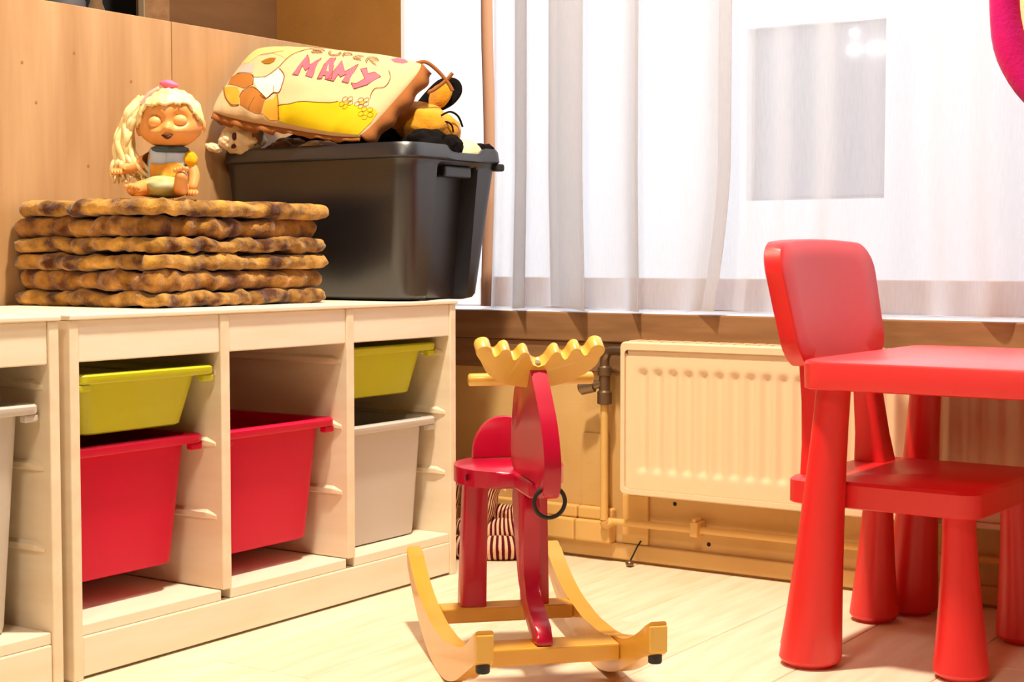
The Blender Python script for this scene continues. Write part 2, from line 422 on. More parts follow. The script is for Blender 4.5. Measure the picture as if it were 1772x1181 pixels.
# ------------------------------------------------------------------ radiator
RX0, RX1, RZ0, RZ1, RY = .258, 1.34, .162, .467, 1.222
rd = tag(empty('radiator', (RX0, RY, 0)), 'cream ribbed panel radiator mounted under the window sill', 'radiator')
W_ = RX1-RX0
bm = bmesh.new(); pitch = .0345; nx = int(W_/pitch*10); zs = []
def ribd(x, z):
    if x < .028 or x > W_-.028: return 0
    ph = ((x-.028) % pitch)/pitch
    d = max(0, math.cos((ph-.5)*2*math.pi)*.5+.5)**.8
    zi0, zi1 = RZ0+.040, RZ1-.048
    e = max(0, min(1, (z-zi0)/.012))*max(0, min(1, (zi1-z)/.010))
    return .0075*d*e
zl = [RZ0+(RZ1-RZ0)*k/60 for k in range(61)]
rows = []
for z in zl:
    rows.append([bm.verts.new((W_*i/nx, ribd(W_*i/nx, z), z)) for i in range(nx+1)])
for a, c in zip(rows, rows[1:]):
    for i in range(nx): bm.faces.new((a[i], a[i+1], c[i+1], c[i]))
obj('front_panel', bm, M['rad'], rd, smooth=True)
bm = bmesh.new()   # raised rim
lo = rrect(-.006, W_+.006, RZ0-.006, RZ1+.006, .012, 4); li = rrect(.006, W_-.006, RZ0+.006, RZ1-.010, .008, 4)
loft(bm, [[(a, -.001, b_) for a, b_ in li], [(a, -.006, b_) for a, b_ in li], [(a, -.006, b_) for a, b_ in rrect(-.003, W_+.003, RZ0-.003, RZ1+.003, .01, 4)], [(a, -.002, b_) for a, b_ in lo], [(a, .055, b_) for a, b_ in lo]], False, True)
obj('casing', bm, M['rad'], rd, smooth=True, angle=40)
bm = bmesh.new()
for i in range(40): box(bm, .01+i*W_/40, .01+i*W_/40+W_/40-.008, .006, .05, RZ1+.0062, RZ1+.008)
obj('top_grille', bm, M['rad'], rd)
for xx in (.2, W_-.2): obj('bracket', bx(xx-.015, xx+.015, .0555, .067, .2, .4), M['rad'], rd)
# valve and pipes
v = tag(empty('radiator_valve', (.197, 1.25, .385)), 'dull metal radiator valve on the pipe beside the radiator', 'valve')
bm = bmesh.new(); lathe(bm, [(.011, -.048), (.016, -.046), (.016, -.022), (.012, -.018), (.012, .012), (.015, .014), (.015, .03), (.011, .034)], 18)
obj('body', bm, M['brass'], v, smooth=True, angle=40)
bm = bmesh.new(); tube(bm, spline([(0, 0, .034), (.002, 0, .052), (.018, -.004, .066), (.0745, -.02, .066)], 6), .010, 12)
obj('elbow', bm, M['brass'], v, smooth=True, angle=60)
bm = bmesh.new(); tube(bm, [(-.006, -.002, -.004), (-.022, -.006, -.008), (-.0225, -.006, -.008), (-.05, -.012, -.014), (-.052, -.012, -.0145)], [.009, .009, .015, .016, .012], 14)
obj('knob', bm, M['brass'], v, smooth=True, angle=40)
pp = tag(empty('heating_pipe', (.197, 1.25, 0)), 'ochre painted heating pipe running down from valve and along the wall', 'pipe')
obj('riser', tube(bmesh.new(), [(0, 0, .337), (0, 0, .2), (0, 0, .092)], .0085, 12), M['pipe'], pp, smooth=True, angle=60)
obj('run', tube(bmesh.new(), [(.012, .012, .088), (.3, .014, .09), (1.6, .014, .094)], .0075, 12), M['pipe'], pp, smooth=True, angle=60)
obj('elbow', tube(bmesh.new(), spline([(0, 0, .092), (.002, .004, .083), (.012, .012, .088)], 5), .0105, 12), M['pipe'], pp, smooth=True, angle=60)
for xx in (.211, .62):
    bm = bx(xx-.009, xx+.009, -.002, .036, .076, .107, bev=.003); box(bm, xx-.004, xx+.004, .0, .03, .106, .114, bev=.002)
    obj('clip', bm, M['pipe'], pp)
bm = bmesh.new()
for xx, zz in ((.344, .134), (.423, .057), (.04, .03)):
    bmesh.ops.create_circle(bm, cap_ends=True, segments=12, radius=.0045, matrix=Matrix.Translation((xx, YW-.0325 if zz == .03 else YW-.0008, zz)) @ Matrix.Rotation(math.pi/2, 4, 'X'))
struct(obj('trim_10', bm, M['dark']))
t = tag(empty('door_stop', (.262, 1.245, 0)), 'small dark hook standing on the floor below the radiator valve', 'hook')
obj('base', blob(bmesh.new(), (0, 0, .007), (.009, .009, .007)), M['brass'], t, smooth=True)
obj('wire', tube(bmesh.new(), spline([(0, 0, .01), (.004, .01, .026), (.006, .022, .04), (.012, .027, .052)], 5), .0018, 6), M['dark'], t, smooth=True)

# ------------------------------------------------------------------ shelf units
H, Wd, Dp = .56, .99, .44
def runner_bm(s):   # s=+1 ledge growing to +y, -1 to -y ; lies along x, nose tapered at the front
    prof = [(0, -.008), (.006, -.005), (.006, .003), (0, .008)]
    bm = bmesh.new()
    loft(bm, [[(-.41, s*a, z) for a, z in prof], [(-.035, s*a, z) for a, z in prof], [(-.014, s*a*.25, z*.5-.004) for a, z in prof]])
    return bm
RUN = {}
def make_shelf(y0, label):
    t = tag(empty('shelf_unit', (0, y0, 0)), label, 'shelf', 'white-stained toy storage frames along the wood partition')
    for i, (a, b_) in enumerate(((0, .019), (.32, .341), (.647, .668), (.971, .99))):
        bm = bx(-Dp, 0, a, b_, 0 if i in (0, 3) else .085, .5515, bev=.002)
        obj('side_panel' if i in (0, 3) else 'divider', bm, M['pinein'], t)
    obj('top_board', bx(-Dp-.004, .004, -.002, Wd+.002, .552, H, bev=.002), M['pine'], t)
    for a, b_ in ((.0195, .3195), (.3415, .6465), (.6685, .9705)):
        obj('top_rail', bx(-.022, -.003, a, b_, .4875, .5515, bev=.002), M['pine'], t)
        obj('shelf_bottom', bx(-Dp+.002, -.004, a, b_, .067, .085, bev=.002), M['pine'], t)
    obj('plinth', bx(-.022, -.002, .0195, .9705, .004, .0668, bev=.003), M['pine'], t)
    obj('plinth_back', bx(-Dp+.002, -Dp+.02, .0195, .9705, .004, .0668), M['pine'], t)
    for yy, s in ((.019, 1), (.32, -1), (.341, 1), (.647, -1), (.668, 1), (.971, -1)):
        for z in (.212, .335, .4565):
            o = obj('runner', runner_bm(s), M['pinein'], t, loc=(0, yy, z))
    return t
sh = make_shelf(0, 'white-stained three-column toy storage frame carrying the folded mats and black box')
sh2 = make_shelf(-1.009, 'white-stained toy storage frame at the left photo edge, mostly cut off')

def make_bin(y0, y1, xf, ztop, zbot, m, label, rim=.015, depth=.40, taper=.03, group='plastic toy bins in the storage frames'):
    """bin hanging between y0..y1 (rim width), front rim at xf"""
    yc = (y0+y1)/2; w2 = (y1-y0)/2; h = ztop-zbot
    t = tag(empty('storage_bin', (xf-depth/2, yc, zbot)), label, 'bin', group)
    d2 = depth/2
    def loop(ix, iy, z, r): return [(a, b_, z) for a, b_ in rrect(-d2+ix, d2-ix, -w2+iy, w2-iy, r, 5)]
    bo = .019; taper *= .55
    bm = bmesh.new()
    L = [loop(bo+taper+.008, bo+taper+.008, 0, .022), loop(bo+taper+.002, bo+taper+.002, .003, .026), loop(bo+taper, bo+taper, .010, .028), loop(bo, bo, h-rim-.0005, .03),
         loop(bo+.003, bo+.003, h-rim-.0005, .028), loop(bo+taper+.003, bo+taper+.003, .012, .026), loop(bo+taper+.01, bo+taper+.01, .004, .02)]
    loft(bm, L)
    obj('body', bm, m, t, smooth=True, angle=35)
    bm = bmesh.new()
    loft(bm, [loop(bo+.003, bo+.003, h-rim, .028), loop(.002, .001, h-rim, .02), loop(0, 0, h-rim+.003, .02), loop(0, 0, h-.003, .02), loop(.003, .003, h, .018), loop(bo-.002, bo-.002, h, .028), loop(bo+.003, bo+.003, h-rim*.5, .028), loop(bo+.003, bo+.003, h-rim, .028)], False, False)
    # grip lip under the front rim
    obj('rim', bm, m, t, smooth=True, angle=35)
    if group:
        for ya, yb in ((-w2*.97, -w2*.80), (w2*.80, w2*.97)):
            obj('grip', bx(d2-bo+.001, d2-.004, ya, yb, h-rim-.012, h-rim-.0005, bev=.003), m, t)
    return t
g = .0025
make_bin(.019+g, .32-g, -.006, .4815-.0145+.0, .368, M['lime'], 'shallow lime green bin in left column above a red bin')
make_bin(.019+g, .32-g, -.034, .350, .131, M['redbin'], 'deep red bin in the left column under the lime green bin')
make_bin(.341+g, .647-g, -.022, .3495, .126, M['redbin'], 'deep red open bin alone in the middle column')
make_bin(.668+g, .971-g, -.028, .475, .373, M['lime'], 'shallow lime green bin in right column above a grey bin')
make_bin(.668+g, .971-g, -.028, .324, .0855, M['greybin'], 'deep pale grey bin in the right column under a lime bin', taper=.022)
make_bin(-.341+g, -.038-g, -.012, .429, .0855, M['greybin'], 'tall off-white bin cut by the left photo edge', taper=.03)

# ------------------------------------------------------------------ folded mats
def puffy(x0, x1, y0, y1, z0, z1, seed, waves=1.0, m=None, name='fold', parent=None, corner=.022):
    cx, cy = (x0+x1)/2, (y0+y1)/2
    base = rrect(x0, x1, y0, y1, corner, 6)
    pts = []
    N = 260
    # resample evenly
    seg = []; tot = 0
    for i in range(len(base)):
        a = Vector(base[i]); c = Vector(base[(i+1) % len(base)]); seg.append((tot, a, c)); tot += (c-a).length
    j = 0
    for k in range(N):
        s = tot*k/N
        while j+1 < len(seg) and seg[j+1][0] <= s: j += 1
        st, a, c = seg[j]; pts.append((a+(c-a).normalized()*(s-st), s))
    zc = (z0+z1)/2; hr = (z1-z0)/2
    loops = []
    NP = 12
    for q in range(NP+1):
        ph = -math.pi/2+math.pi*q/NP
        lp = []
        for pnt, s in pts:
            v = Vector((pnt.x, pnt.y, 0)); sv = Vector((s*9, seed*3.1, 0))
            lat = .015*noise.noise(sv)*waves+.009*noise.noise(Vector((s*34, seed, 0)))+.004*noise.noise(Vector((s*80, ph*1.2, seed)))
            ver = .0065*noise.noise(Vector((s*13, seed*5, 2)))*waves+.0045*noise.noise(Vector((s*40, seed, 7)))
            th = 1.02+.42*noise.noise(Vector((s*13, seed*2, 4)))
            d = (Vector((cx, cy, 0))-v); d.normalize()
            inset = hr*1.15*(1-math.cos(ph))
            fine = .0022*noise.noise(Vector((s*120, ph*5, seed)))
            lp.append(v+d*(inset+.003+lat-fine)+Vector((0, 0, zc+hr*th*math.sin(ph)*.94+ver)))
        loops.append(lp)
    # close toward the centre
    def ring(lp, f, zt): return [Vector((cx, cy, zt))+ (Vector((p.x, p.y, 0))-Vector((cx, cy, 0)))*f + Vector((0, 0, (p.z-zt)*f)) for p in lp]
    top = loops[-1]; bot = loops[0]
    L = [ring(bot, .12, z0+.002), ring(bot, .5, z0+.002), ring(bot, .8, z0+.002)]+loops+[ring(top, .8, z1-.002), ring(top, .5, z1-.002), ring(top, .12, z1-.002)]
    bm = bmesh.new(); loft(bm, L)
    return obj(name, bm, m or M['fur'], parent, smooth=True)
MX0, MX1, MY0, MY1 = -.462, -.103, .262, .715
def mat_stack(zz, label, seeds):
    t = tag(empty('folded_play_mat', ((MX0+MX1)/2, (MY0+MY1)/2, zz[0][0])), label, 'mat', 'folded brown plush mats on the storage frame')
    ox, oy = t.location.x, t.location.y
    for (z0, z1, dx, dy), s in zip(zz, seeds):
        puffy(MX0-ox+dx*.2, MX1-ox+dx, MY0-oy-dx*.5, MY1-oy+dy, z0-zz[0][0], z1-zz[0][0], s, m=M['fur'] if s % 2 else M['fur2'], parent=t)
    return t
mat_stack([(.5605, .5875, .008, .0), (.588, .624, .0, -.005), (.6245, .652, .006, -.004)], 'lower folded brown plush mat lying directly on the storage frame', (1, 2, 3))
mat_stack([(.6555, .681, .004, .0), (.681, .7175, -.004, -.006), (.718, .747, .006, .012)], 'upper folded brown plush mat with the doll sitting on it', (5, 8, 11))

# ------------------------------------------------------------------ black storage box
BX0, BX1, BY0, BY1, BZ0, BZ1 = -.455, .0, .825, 1.085, .5605, .868
t = tag(empty('storage_box', ((BX0+BX1)/2, (BY0+BY1)/2, BZ0)), 'open charcoal plastic storage box full of soft toys on the frame', 'box')
cx, cy = t.location.x, t.location.y
def bl(f, z, r, notch=0, inset=0):
    x0, x1, y0, y1 = BX0-cx-f*.35+inset, BX1-cx+f-inset, BY0-cy-f+inset, BY1-cy+f-inset
    pts = []
    for a, b_ in rrect(x0, x1, y0, y1, r, 6): pts.append((a, b_))
    # insert recess points on the right (+x) end : between the two right corners
    n = 7
    right0, right1 = pts[:n], pts[n:2*n]; rest = pts[2*n:]
    ya, yb = -.050, .072
    k = notch
    mid = [(x1, ya-.012), (x1-k, ya), (x1-k, yb), (x1, yb+.004)]
    return [(a, b_, z) for a, b_ in right0+mid+right1+rest]
H_ = BZ1-BZ0
loops = [bl(-.02, 0, .03, .026), bl(-.006, .004, .035, .030), bl(0, .012, .04, .033), bl(.026, H_-.045, .04, .036), bl(.027, H_-.038, .04, .006), bl(.03, H_-.0305, .04, 0)]
loops += [bl(.027, H_-.0305, .038, 0, .001), bl(.022, H_-.05, .038, .034, .003), bl(-.003, .016, .036, .033, .002), bl(-.02, .008, .03, .016, .0)]
obj('body', loft(bmesh.new(), loops), M['boxpl'], t, smooth=True, angle=40)
# rim with a dip over the hand hold
def rl(f, z, r, dip):
    o = []
    for a, b_, zz in bl(f, z, r): o.append((a, b_, zz))
    return o
bm = bmesh.new()
def rimloop(f, z, r, lower):
    base = [(a, b_) for a, b_, _ in bl(f, 0, r)]
    P = []
    for i in range(len(base)):
        a = Vector(base[i]); c = Vector(base[(i+1) % len(base)]); L = (c-a).length; n = max(1, int(L/.012))
        P += [(a+(c-a)*k/n) for k in range(n)]
    o = []
    for q in P:
        dz = 0
        if q.x > .15:
            s_ = (q.y-(-.035))/.012; e_ = (.085-q.y)/.012
            dz = -.013*max(0, min(1, s_))*max(0, min(1, e_))*lower
        o.append((q.x, q.y, z+dz))
    return o
spec = [(.029, H_-.030, .04, 0), (.034, H_-.030, .042, 0), (.038, H_-.026, .045, .2), (.036, H_-.006, .045, 1), (.032, H_, .042, 1), (.026, H_-.002, .04, 1), (.0245, H_-.03, .038, 0)]
base_n = None
LL = [rimloop(*s_) for s_ in spec]
# same point count needed: resample every loop on the first one's parameters
def resamp(lp, n=180):
    P = [Vector(p) for p in lp]; d = [0]
    for i in range(len(P)): d.append(d[-1]+(P[(i+1) % len(P)]-P[i]).length)
    out = []; j = 0
    for k in range(n):
        s_ = d[-1]*k/n
        while d[j+1] < s_: j += 1
        out.append(P[j]+(P[(j+1) % len(P)]-P[j])*((s_-d[j])/max(1e-9, d[j+1]-d[j])))
    return out
LL = [resamp(l_) for l_ in LL]; LL.append(LL[0])
loft(bm, LL, False, False)
obj('rim', bm, M['boxpl'], t, smooth=True, angle=50)
obj('handle_tab', bx(BX1-cx-.006, BX1-cx+.022, -.03, .060, H_-.062, H_-.040, bev=.004), M['boxpl'], t)
obj('latch', bx(BX1-cx+.012, BX1-cx+.036, .130, .160, H_-.044, H_-.029, bev=.004), M['rubber'], t)

# ------------------------------------------------------------------ soft toys in the box
def toyblob(name, parts, label, cat):
    t = tag(empty(name, parts[0][2]), label, cat)
    o0 = Vector(parts[0][2])
    for nm, m, c, r, amp, rot in parts:
        obj(nm, blob(bmesh.new(), Vector(c)-o0, r, seed=len(nm), amp=amp, sub=4, rot=rot), m, t, smooth=True)
    return t
R_ = lambda a, ax: Matrix.Rotation(math.radians(a), 3, ax)
# skull-like little cream face peeking out at the left
t = toyblob('soft_toy', [('head', M['cplush'], (-.405, .805, .893), (.046, .036, .040), .25, None), ('muzzle', M['cplush'], (-.42, .772, .885), (.020, .014, .018), .2, None),
    ('eye', M['mouth'], (-.398, .770, .893), (.006, .004, .008), 0, None), ('eye', M['mouth'], (-.405, .773, .875), (.009, .005, .006), 0, None), ('ear', M['dplush'], (-.362, .80, .905), (.012, .012, .03), .3, None),
    ('paw', M['cplush'], (-.452, .765, .872), (.022, .012, .009), .2, R_(15, 'Y'))], 'small cream soft toy face peeking from the box under the pillow', 'soft toy')
toyblob('soft_toy', [('body', M['dplush'], (-.315, .84, .862), (.05, .03, .028), .3, None)], 'grey-brown fuzzy soft toy right of the cream face in box', 'soft toy')
toyblob('soft_toy', [('body', M['cplush'], (-.23, .835, .861), (.05, .028, .020), .3, None)], 'cream-white soft toy lump beneath the pillow centre', 'soft toy')
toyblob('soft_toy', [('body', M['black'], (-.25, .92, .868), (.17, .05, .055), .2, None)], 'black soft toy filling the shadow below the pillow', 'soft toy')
toyblob('soft_toy', [('body', M['black'], (-.03, .93, .868), (.05, .038, .034), .25, None), ('paw', M['black'], (.015, .955, .868), (.02, .03, .022), .2, None)], 'black plush lump hanging over the near corner of the rim', 'soft toy')
toyblob('soft_toy', [('body', M['beige'], (-.04, 1.055, .858), (.045, .065, .034), .1, None)], 'smooth pale beige soft toy lump at the dipped rim', 'soft toy')
toyblob('soft_toy', [('body', M['black'], (-.03, 1.125, .858), (.03, .03, .026), .3, None)], 'small black plush tip at the far corner of the box', 'soft toy')
# ochre plush with a black-edged ear
t = tag(empty('plush_dog', (-.09, .985, .88)), 'ochre plush animal with black-edged ear lying behind the pillow', 'soft toy')
obj('head', blob(bmesh.new(), (.015, -.01, .035), (.075, .055, .045), 3, .12, sub=4, rot=R_(12, 'Y')), M['dog'], t, smooth=True)
obj('muzzle', blob(bmesh.new(), (.055, .01, .02), (.035, .04, .038), 5, .1, sub=4), M['dog'], t, smooth=True)
bm = bmesh.new(); tube(bm, spline([(.078, -.028, .05), (.09, -.014, .058), (.097, .004, .05), (.098, .018, .03)], 5), .0022, 6)
obj('stitch', bm, M['black'], t, smooth=True)
bm = bmesh.new(); tube(bm, spline([(.068, -.03, .028), (.083, -.024, .038), (.092, -.012, .032), (.091, -.004, .018)], 5), .0018, 6)
obj('smile', bm, M['black'], t, smooth=True)
ear = spline([(-.005, .0, .065), (.015, .02, .10), (.035, .035, .122), (.058, .045, .122), (.066, .045, .105), (.055, .035, .085), (.03, .02, .07)], 5)
bm = bmesh.new(); tube(bm, ear, [.006]*len(ear), 10, flat=1.8); obj('ear_edge', bm, M['black'], t, smooth=True)
obj('ear', blob(bmesh.new(), (.038, .022, .094), (.036, .012, .023), 2, .1, rot=R_(-40, 'Y')), M['dog'], t, smooth=True)

# ------------------------------------------------------------------ printed pillow
PA, PD, PB, PC = Vector((-.45, .745, .938)), Vector((-.09, .80, .872)), Vector((-.445, .888, 1.094)), Vector((-.030, .948, 1.038))
PN = ((PD-PA)+(PC-PB)).cross((PB-PA)+(PC-PD)).normalized()
def psurf(u, v, off=0, side=1):
    a0, b0 = 2*u-1, 2*v-1
    u_, v_ = .5+.5*a0*(1-.05*b0**4*abs(a0)**3), .5+.5*b0*(1-.10*a0**4*abs(b0)**3)
    q = (1-u_)*(1-v_)*PA+u_*(1-v_)*PD+u_*v_*PC+(1-u_)*v_*PB
    a = max(0, 1-(2*u-1)**2); b_ = max(0, 1-(2*v-1)**2)
    h = .043*(a*b_)**.48
    wr = .0016*noise.noise(Vector((u*14, v*5, 1)))*min(1, a*b_*6) + .010*noise.noise(Vector((u*17, v*2, 4)))*max(0, .34-v)*2*min(1, a*b_*5) + .003*noise.noise(Vector((u*6, v*6, 9)))*min(1, a*b_*4)
    if side < 0: h = .030*(a*b_)**.45
    return q+PN*(side*h+off+(wr if side > 0 else 0))
pw = tag(empty('printed_pillow', PA), 'cream pillow with pink SUPER MAMY lettering on top of the box', 'pillow')
def pobj(name, bm, m, parent, **k):
    for v in bm.verts: v.co -= PA
    return obj(name, bm, m, parent, **k)
for nm, side, m in (('front', 1, M['pillow']), ('back', -1, M['pilback'])):
    bm = bmesh.new(); NU, NV = 70, 46; gr = []
    ss = lambda k, n: .5-.5*math.cos(math.pi*k/n)
    for j in range(NV+1): gr.append([bm.verts.new(psurf(ss(i, NU), ss(j, NV), 0, side)) for i in range(NU+1)])
    for a, c in zip(gr, gr[1:]):
        for i in range(NU): bm.faces.new((a[i], a[i+1], c[i+1], c[i]))
    fr = pobj(nm, bm, m, pw, smooth=True)
def decal(name, poly, m, off, parent=None):
    """flat print: uv polygon laid on the pillow's cloth"""
    bm = bmesh.new()
    vs = [bm.verts.new((a, b_, 0)) for a, b_ in poly]; f = bm.faces.new(vs)
    bmesh.ops.triangulate(bm, faces=[f])
    for _ in range(5):
        es = [e for e in bm.edges if e.calc_length() > .035]
        if not es: break
        bmesh.ops.subdivide_edges(bm, edges=es, cuts=1); bmesh.ops.triangulate(bm, faces=bm.faces[:])
    for v in bm.verts: v.co = psurf(max(.002, min(.998, v.co.x)), max(.002, min(.998, v.co.y)), off)
    return pobj(name, bm, m, parent or pw, smooth=True)
def line(name, pts, wd, m, off=.0016, n=5, parent=None, closed=False):
    P = spline([(a, b_, 0) for a, b_ in pts], n, closed) if n > 1 else [Vector((a, b_, 0)) for a, b_ in pts]
    q = [psurf(max(.003, min(.997, c.x)), max(.003, min(.997, c.y)), off) for c in P]
    bm = bmesh.new(); tube(bm, q, wd, 5, closed=closed, flat=.5)
    return pobj(name, bm, m, parent or pw, smooth=True)
decal('peach_patch', [(.015, .655), (.012, .975), (.2, .985), (.385, .982), (.352, .883), (.326, .69), (.25, .74), (.173, .80), (.12, .74), (.09, .645)], M['peach'], .0006)
decal('yellow_patch', [(.456, .14), (.515, .164), (.628, .21), (.74, .246), (.778, .275), (.848, .279), (.918, .277), (.962, .309), (.985, .297), (.99, .188), (.985, .012), (.937, .01), (.828, .01), (.682, .01), (.55, .012), (.489, .02)], M['yellow'], .0014)
decal('face_patch', [(.204, .417), (.281, .423), (.327, .547), (.389, .458), (.418, .328), (.418, .266), (.388, .253), (.363, .189), (.315, .218), (.209, .39)], M['pwhite'], .0008)
decal('nose_patch', [(.067, .501), (.035, .64), (.139, .614), (.175, .476)], M['prose'], .0009)
decal('brown_patch', [(.041, .354), (.022, .470), (.065, .484), (.185, .45), (.232, .326), (.186, .279), (.122, .312)], M['pbrown'], .0010)
decal('ochre_patch', [(.023, .32), (.052, .315), (.135, .295), (.175, .222), (.206, .099), (.155, .094), (.085, .17)], M['pochre'], .0008)
decal('brown_patch', [(.188, .183), (.188, .251), (.231, .296), (.276, .273), (.358, .195), (.37, .048), (.282, .059), (.213, .1)], M['pbrown'], .0010)
decal('ochre_patch', [(.365, .172), (.404, .19), (.412, .265), (.47, .12), (.492, .03), (.43, .02), (.373, .048)], M['pochre'], .0008)
decal('eye_patch', [(.172, .645), (.19, .682), (.215, .70), (.25, .695), (.258, .645), (.24, .61), (.205, .61)], M['peyebrown'], .0010)
decal('rose_patch', [(.835, .90), (.85, .955), (.89, .965), (.925, .93), (.91, .885), (.865, .87)], M['ppink'], .0007)
for pts, wd in (([(.393, .924), (.351, .868), (.319, .677), (.314, .562), (.275, .438), (.204, .417)], .0009), ([(.515, .164), (.628, .21), (.74, .246), (.778, .275)], .0011),
    ([(.45, .138), (.515, .164)], .0011), ([(.129, .737), (.193, .775), (.253, .815)], .0008), ([(.327, .547), (.389, .458), (.418, .328), (.418, .266), (.388, .253), (.363, .189), (.315, .218)], .0011),
    ([(.188, .183), (.188, .251), (.231, .296), (.276, .273), (.358, .195)], .0010), ([(.062, .484), (.185, .45), (.232, .326)], .0010), ([(.023, .32), (.09, .17), (.155, .094), (.206, .099)], .0010),
    ([(.39, .25), (.37, .33)], .0007), ([(.282, .06), (.29, .19)], .0007), ([(.41, .262), (.46, .13), (.488, .03)], .0010), ([(.885, .742), (.919, .672), (.933, .593), (.929, .542), (.899, .505), (.9, .44), (.913, .395)], .0007)):
    line('printed_line', pts, wd, M['pline'])
for fu, fv in ((.821, .288), (.895, .325), (.945, .243)):
    decal('flower_centre', [(fu+.012*math.cos(a), fv+.022*math.sin(a)) for a in [k*math.pi/4 for k in range(8)]], M['pochre'], .0012)
    for k in range(5):
        a = k*2*math.pi/5; c0, c1 = fu+.022*math.cos(a), fv+.045*math.sin(a)
        line('printed_line', [(c0+.012*math.cos(q*math.pi/3), c1+.024*math.sin(q*math.pi/3)) for q in range(6)], .0006, M['pline'], closed=True, n=3)
LET = [[(.435, .475), (.411, .783), (.452, .70), (.485, .623), (.495, .70), (.502, .756), (.552, .474), (.51, .485), (.495, .594), (.488, .546), (.446, .61), (.469, .477)],
       [(.584, .471), (.561, .651), (.55, .766), (.578, .779), (.622, .625), (.659, .495), (.626, .481), (.616, .523), (.599, .523), (.608, .481)],
       [(.639, .479), (.638, .598), (.629, .741), (.694, .609), (.723, .734), (.761, .481), (.725, .483), (.716, .58), (.699, .531), (.674, .566), (.681, .473)],
       [(.774, .493), (.799, .497), (.821, .573), (.755, .68), (.777, .712), (.811, .639), (.833, .678), (.878, .647), (.854, .513), (.808, .441)]]
for L in LET:
    d = decal('letter', L, M['ppink'], .0010)
    line('letter_outline', L, .0008, M['pline'], off=.0014, n=1, parent=d, closed=True)
decal('letter_counter', [(.602, .573), (.581, .668), (.617, .573)], M['pillow'], .0016)
# SUPER in outlined letters: centre strokes drawn as two outline passes
SUP = [[(.474, .915), (.448, .945), (.412, .945), (.402, .915), (.44, .895), (.472, .868), (.455, .838), (.412, .845)],
       [(.508, .925), (.515, .845), (.545, .825), (.57, .85), (.562, .93)],
       [(.604, .815), (.585, .93), (.615, .935), (.632, .895), (.598, .865)],
       [(.70, .895), (.662, .90), (.668, .80), (.712, .795)], [(.665, .85), (.698, .848)],
       [(.748, .765), (.735, .885), (.775, .89), (.792, .85), (.752, .82), (.805, .755)]]
for L in SUP:
    L = [(a, .772+(b_-.755)*.66) for a, b_ in L]
    line('letter_outline', [(a-.006, b_+.009) for a, b_ in L], .0007, M['pline'], n=2)
    line('letter_outline', [(a+.006, b_-.009) for a, b_ in L], .0007, M['pline'], n=2)
# frilled seam along the lower edge and the right side
bm = bmesh.new(); q = []
N = 90
top_ = []; bot_ = []
for k in range(N+1):
    u = k/N
    e = psurf(u, 0.0); wv_ = .006*math.sin(u*34+1)+.004*math.sin(u*71)
    dirv = (PA-PB).normalized()*.014 - PN*(.010-wv_)
    top_.append(bm.verts.new(e-PN*.001)); bot_.append(bm.verts.new(e+dirv*(1 if u < .45 else .55)))
for k in range(N): bm.faces.new((top_[k], top_[k+1], bot_[k+1], bot_[k]))
o = pobj('seam_frill', bm, M['pilback'], pw, smooth=True); o.modifiers.new('thick', 'SOLIDIFY').thickness = .003
bm = bmesh.new(); side = []
for k in range(41):
    v = k/40; e = psurf(1, v); wv_ = .004*math.sin(v*25)
    d_ = (PD-PA).normalized()*(.014+wv_)-PN*.022
    side.append((bm.verts.new(e+PN*.004), bm.verts.new(e+d_)))
for a, c in zip(side, side[1:]): bm.faces.new((a[0], c[0], c[1], a[1]))
o = pobj('side_gusset', bm, M['pilback'], pw, smooth=True); o.modifiers.new('thick', 'SOLIDIFY').thickness = .003
c = psurf(.99, .97)
bm = bmesh.new(); tube(bm, spline([c+Vector((-.012, 0, .004)), c+Vector((.006, .01, .006)), c+Vector((.022, .03, -.012)), c+Vector((.036, .045, -.036)), c+Vector((.042, .05, -.05))], 5), .0022, 7, flat=1.8)
tube(bm, spline([c+Vector((.008, .01, -.055)), c+Vector((.018, .025, -.046)), c+Vector((.033, .042, -.028)), c+Vector((.042, .05, -.014))], 5), .0022, 7, flat=1.8)
pobj('tie_string', bm, M['pilback'], pw, smooth=True)

# ------------------------------------------------------------------ doll
dl = tag(empty('baby_doll', (-.176, .364, .7475), math.radians(-49)), 'blond vinyl baby doll with pink bow sitting on the mats', 'doll')
# local frame: +x towards the viewer (front), +y to the right in the photo, z up
def head_bm():
    bm = bmesh.new(); res = bmesh.ops.create_icosphere(bm, subdivisions=5, radius=1)
    for v in res['verts']:
        d = v.co.normalized()
        q = Vector((d.x*.050, d.y*.053, d.z*.052))
        if d.z < 0: q.y *= 1+.10*math.sin(min(1, -d.z)*math.pi); q.z *= .92
        fx = max(0, d.x)
        def g(y, z, s): return math.exp(-((d.y-y)**2+(d.z-z)**2)/(2*s*s))*(1 if d.x > 0 else 0)
        q.x += .010*(g(.42, -.32, .20)+g(-.42, -.32, .20))*fx          # cheeks
        q.x -= .017*(g(.40, .04, .19)+g(-.40, .04, .19))*fx             # eye sockets
        q.x += .011*g(0, -.20, .085)                                     # nose
        q.x += .006*g(0, -.42, .16)-.007*g(0, -.46, .06)                 # muzzle, mouth hollow
        q.x += .005*g(0, -.75, .14)                                      # chin
        v.co = q
    return bm
HC = Vector((0, .012, .136))
hd = obj('head', head_bm(), M['skin'], dl, smooth=True, loc=HC); hd.rotation_euler = (math.radians(4), math.radians(6), math.radians(-2))
for s in (-1, 1):
    obj('eyelid', blob(bmesh.new(), (.0365, s*.0208, .001), (.0105, .0125, .0105)), M['lid'], hd, smooth=True)
    obj('ear', blob(bmesh.new(), (-.002, s*.0555, -.010), (.008, .005, .012)), M['skin'], hd, smooth=True)
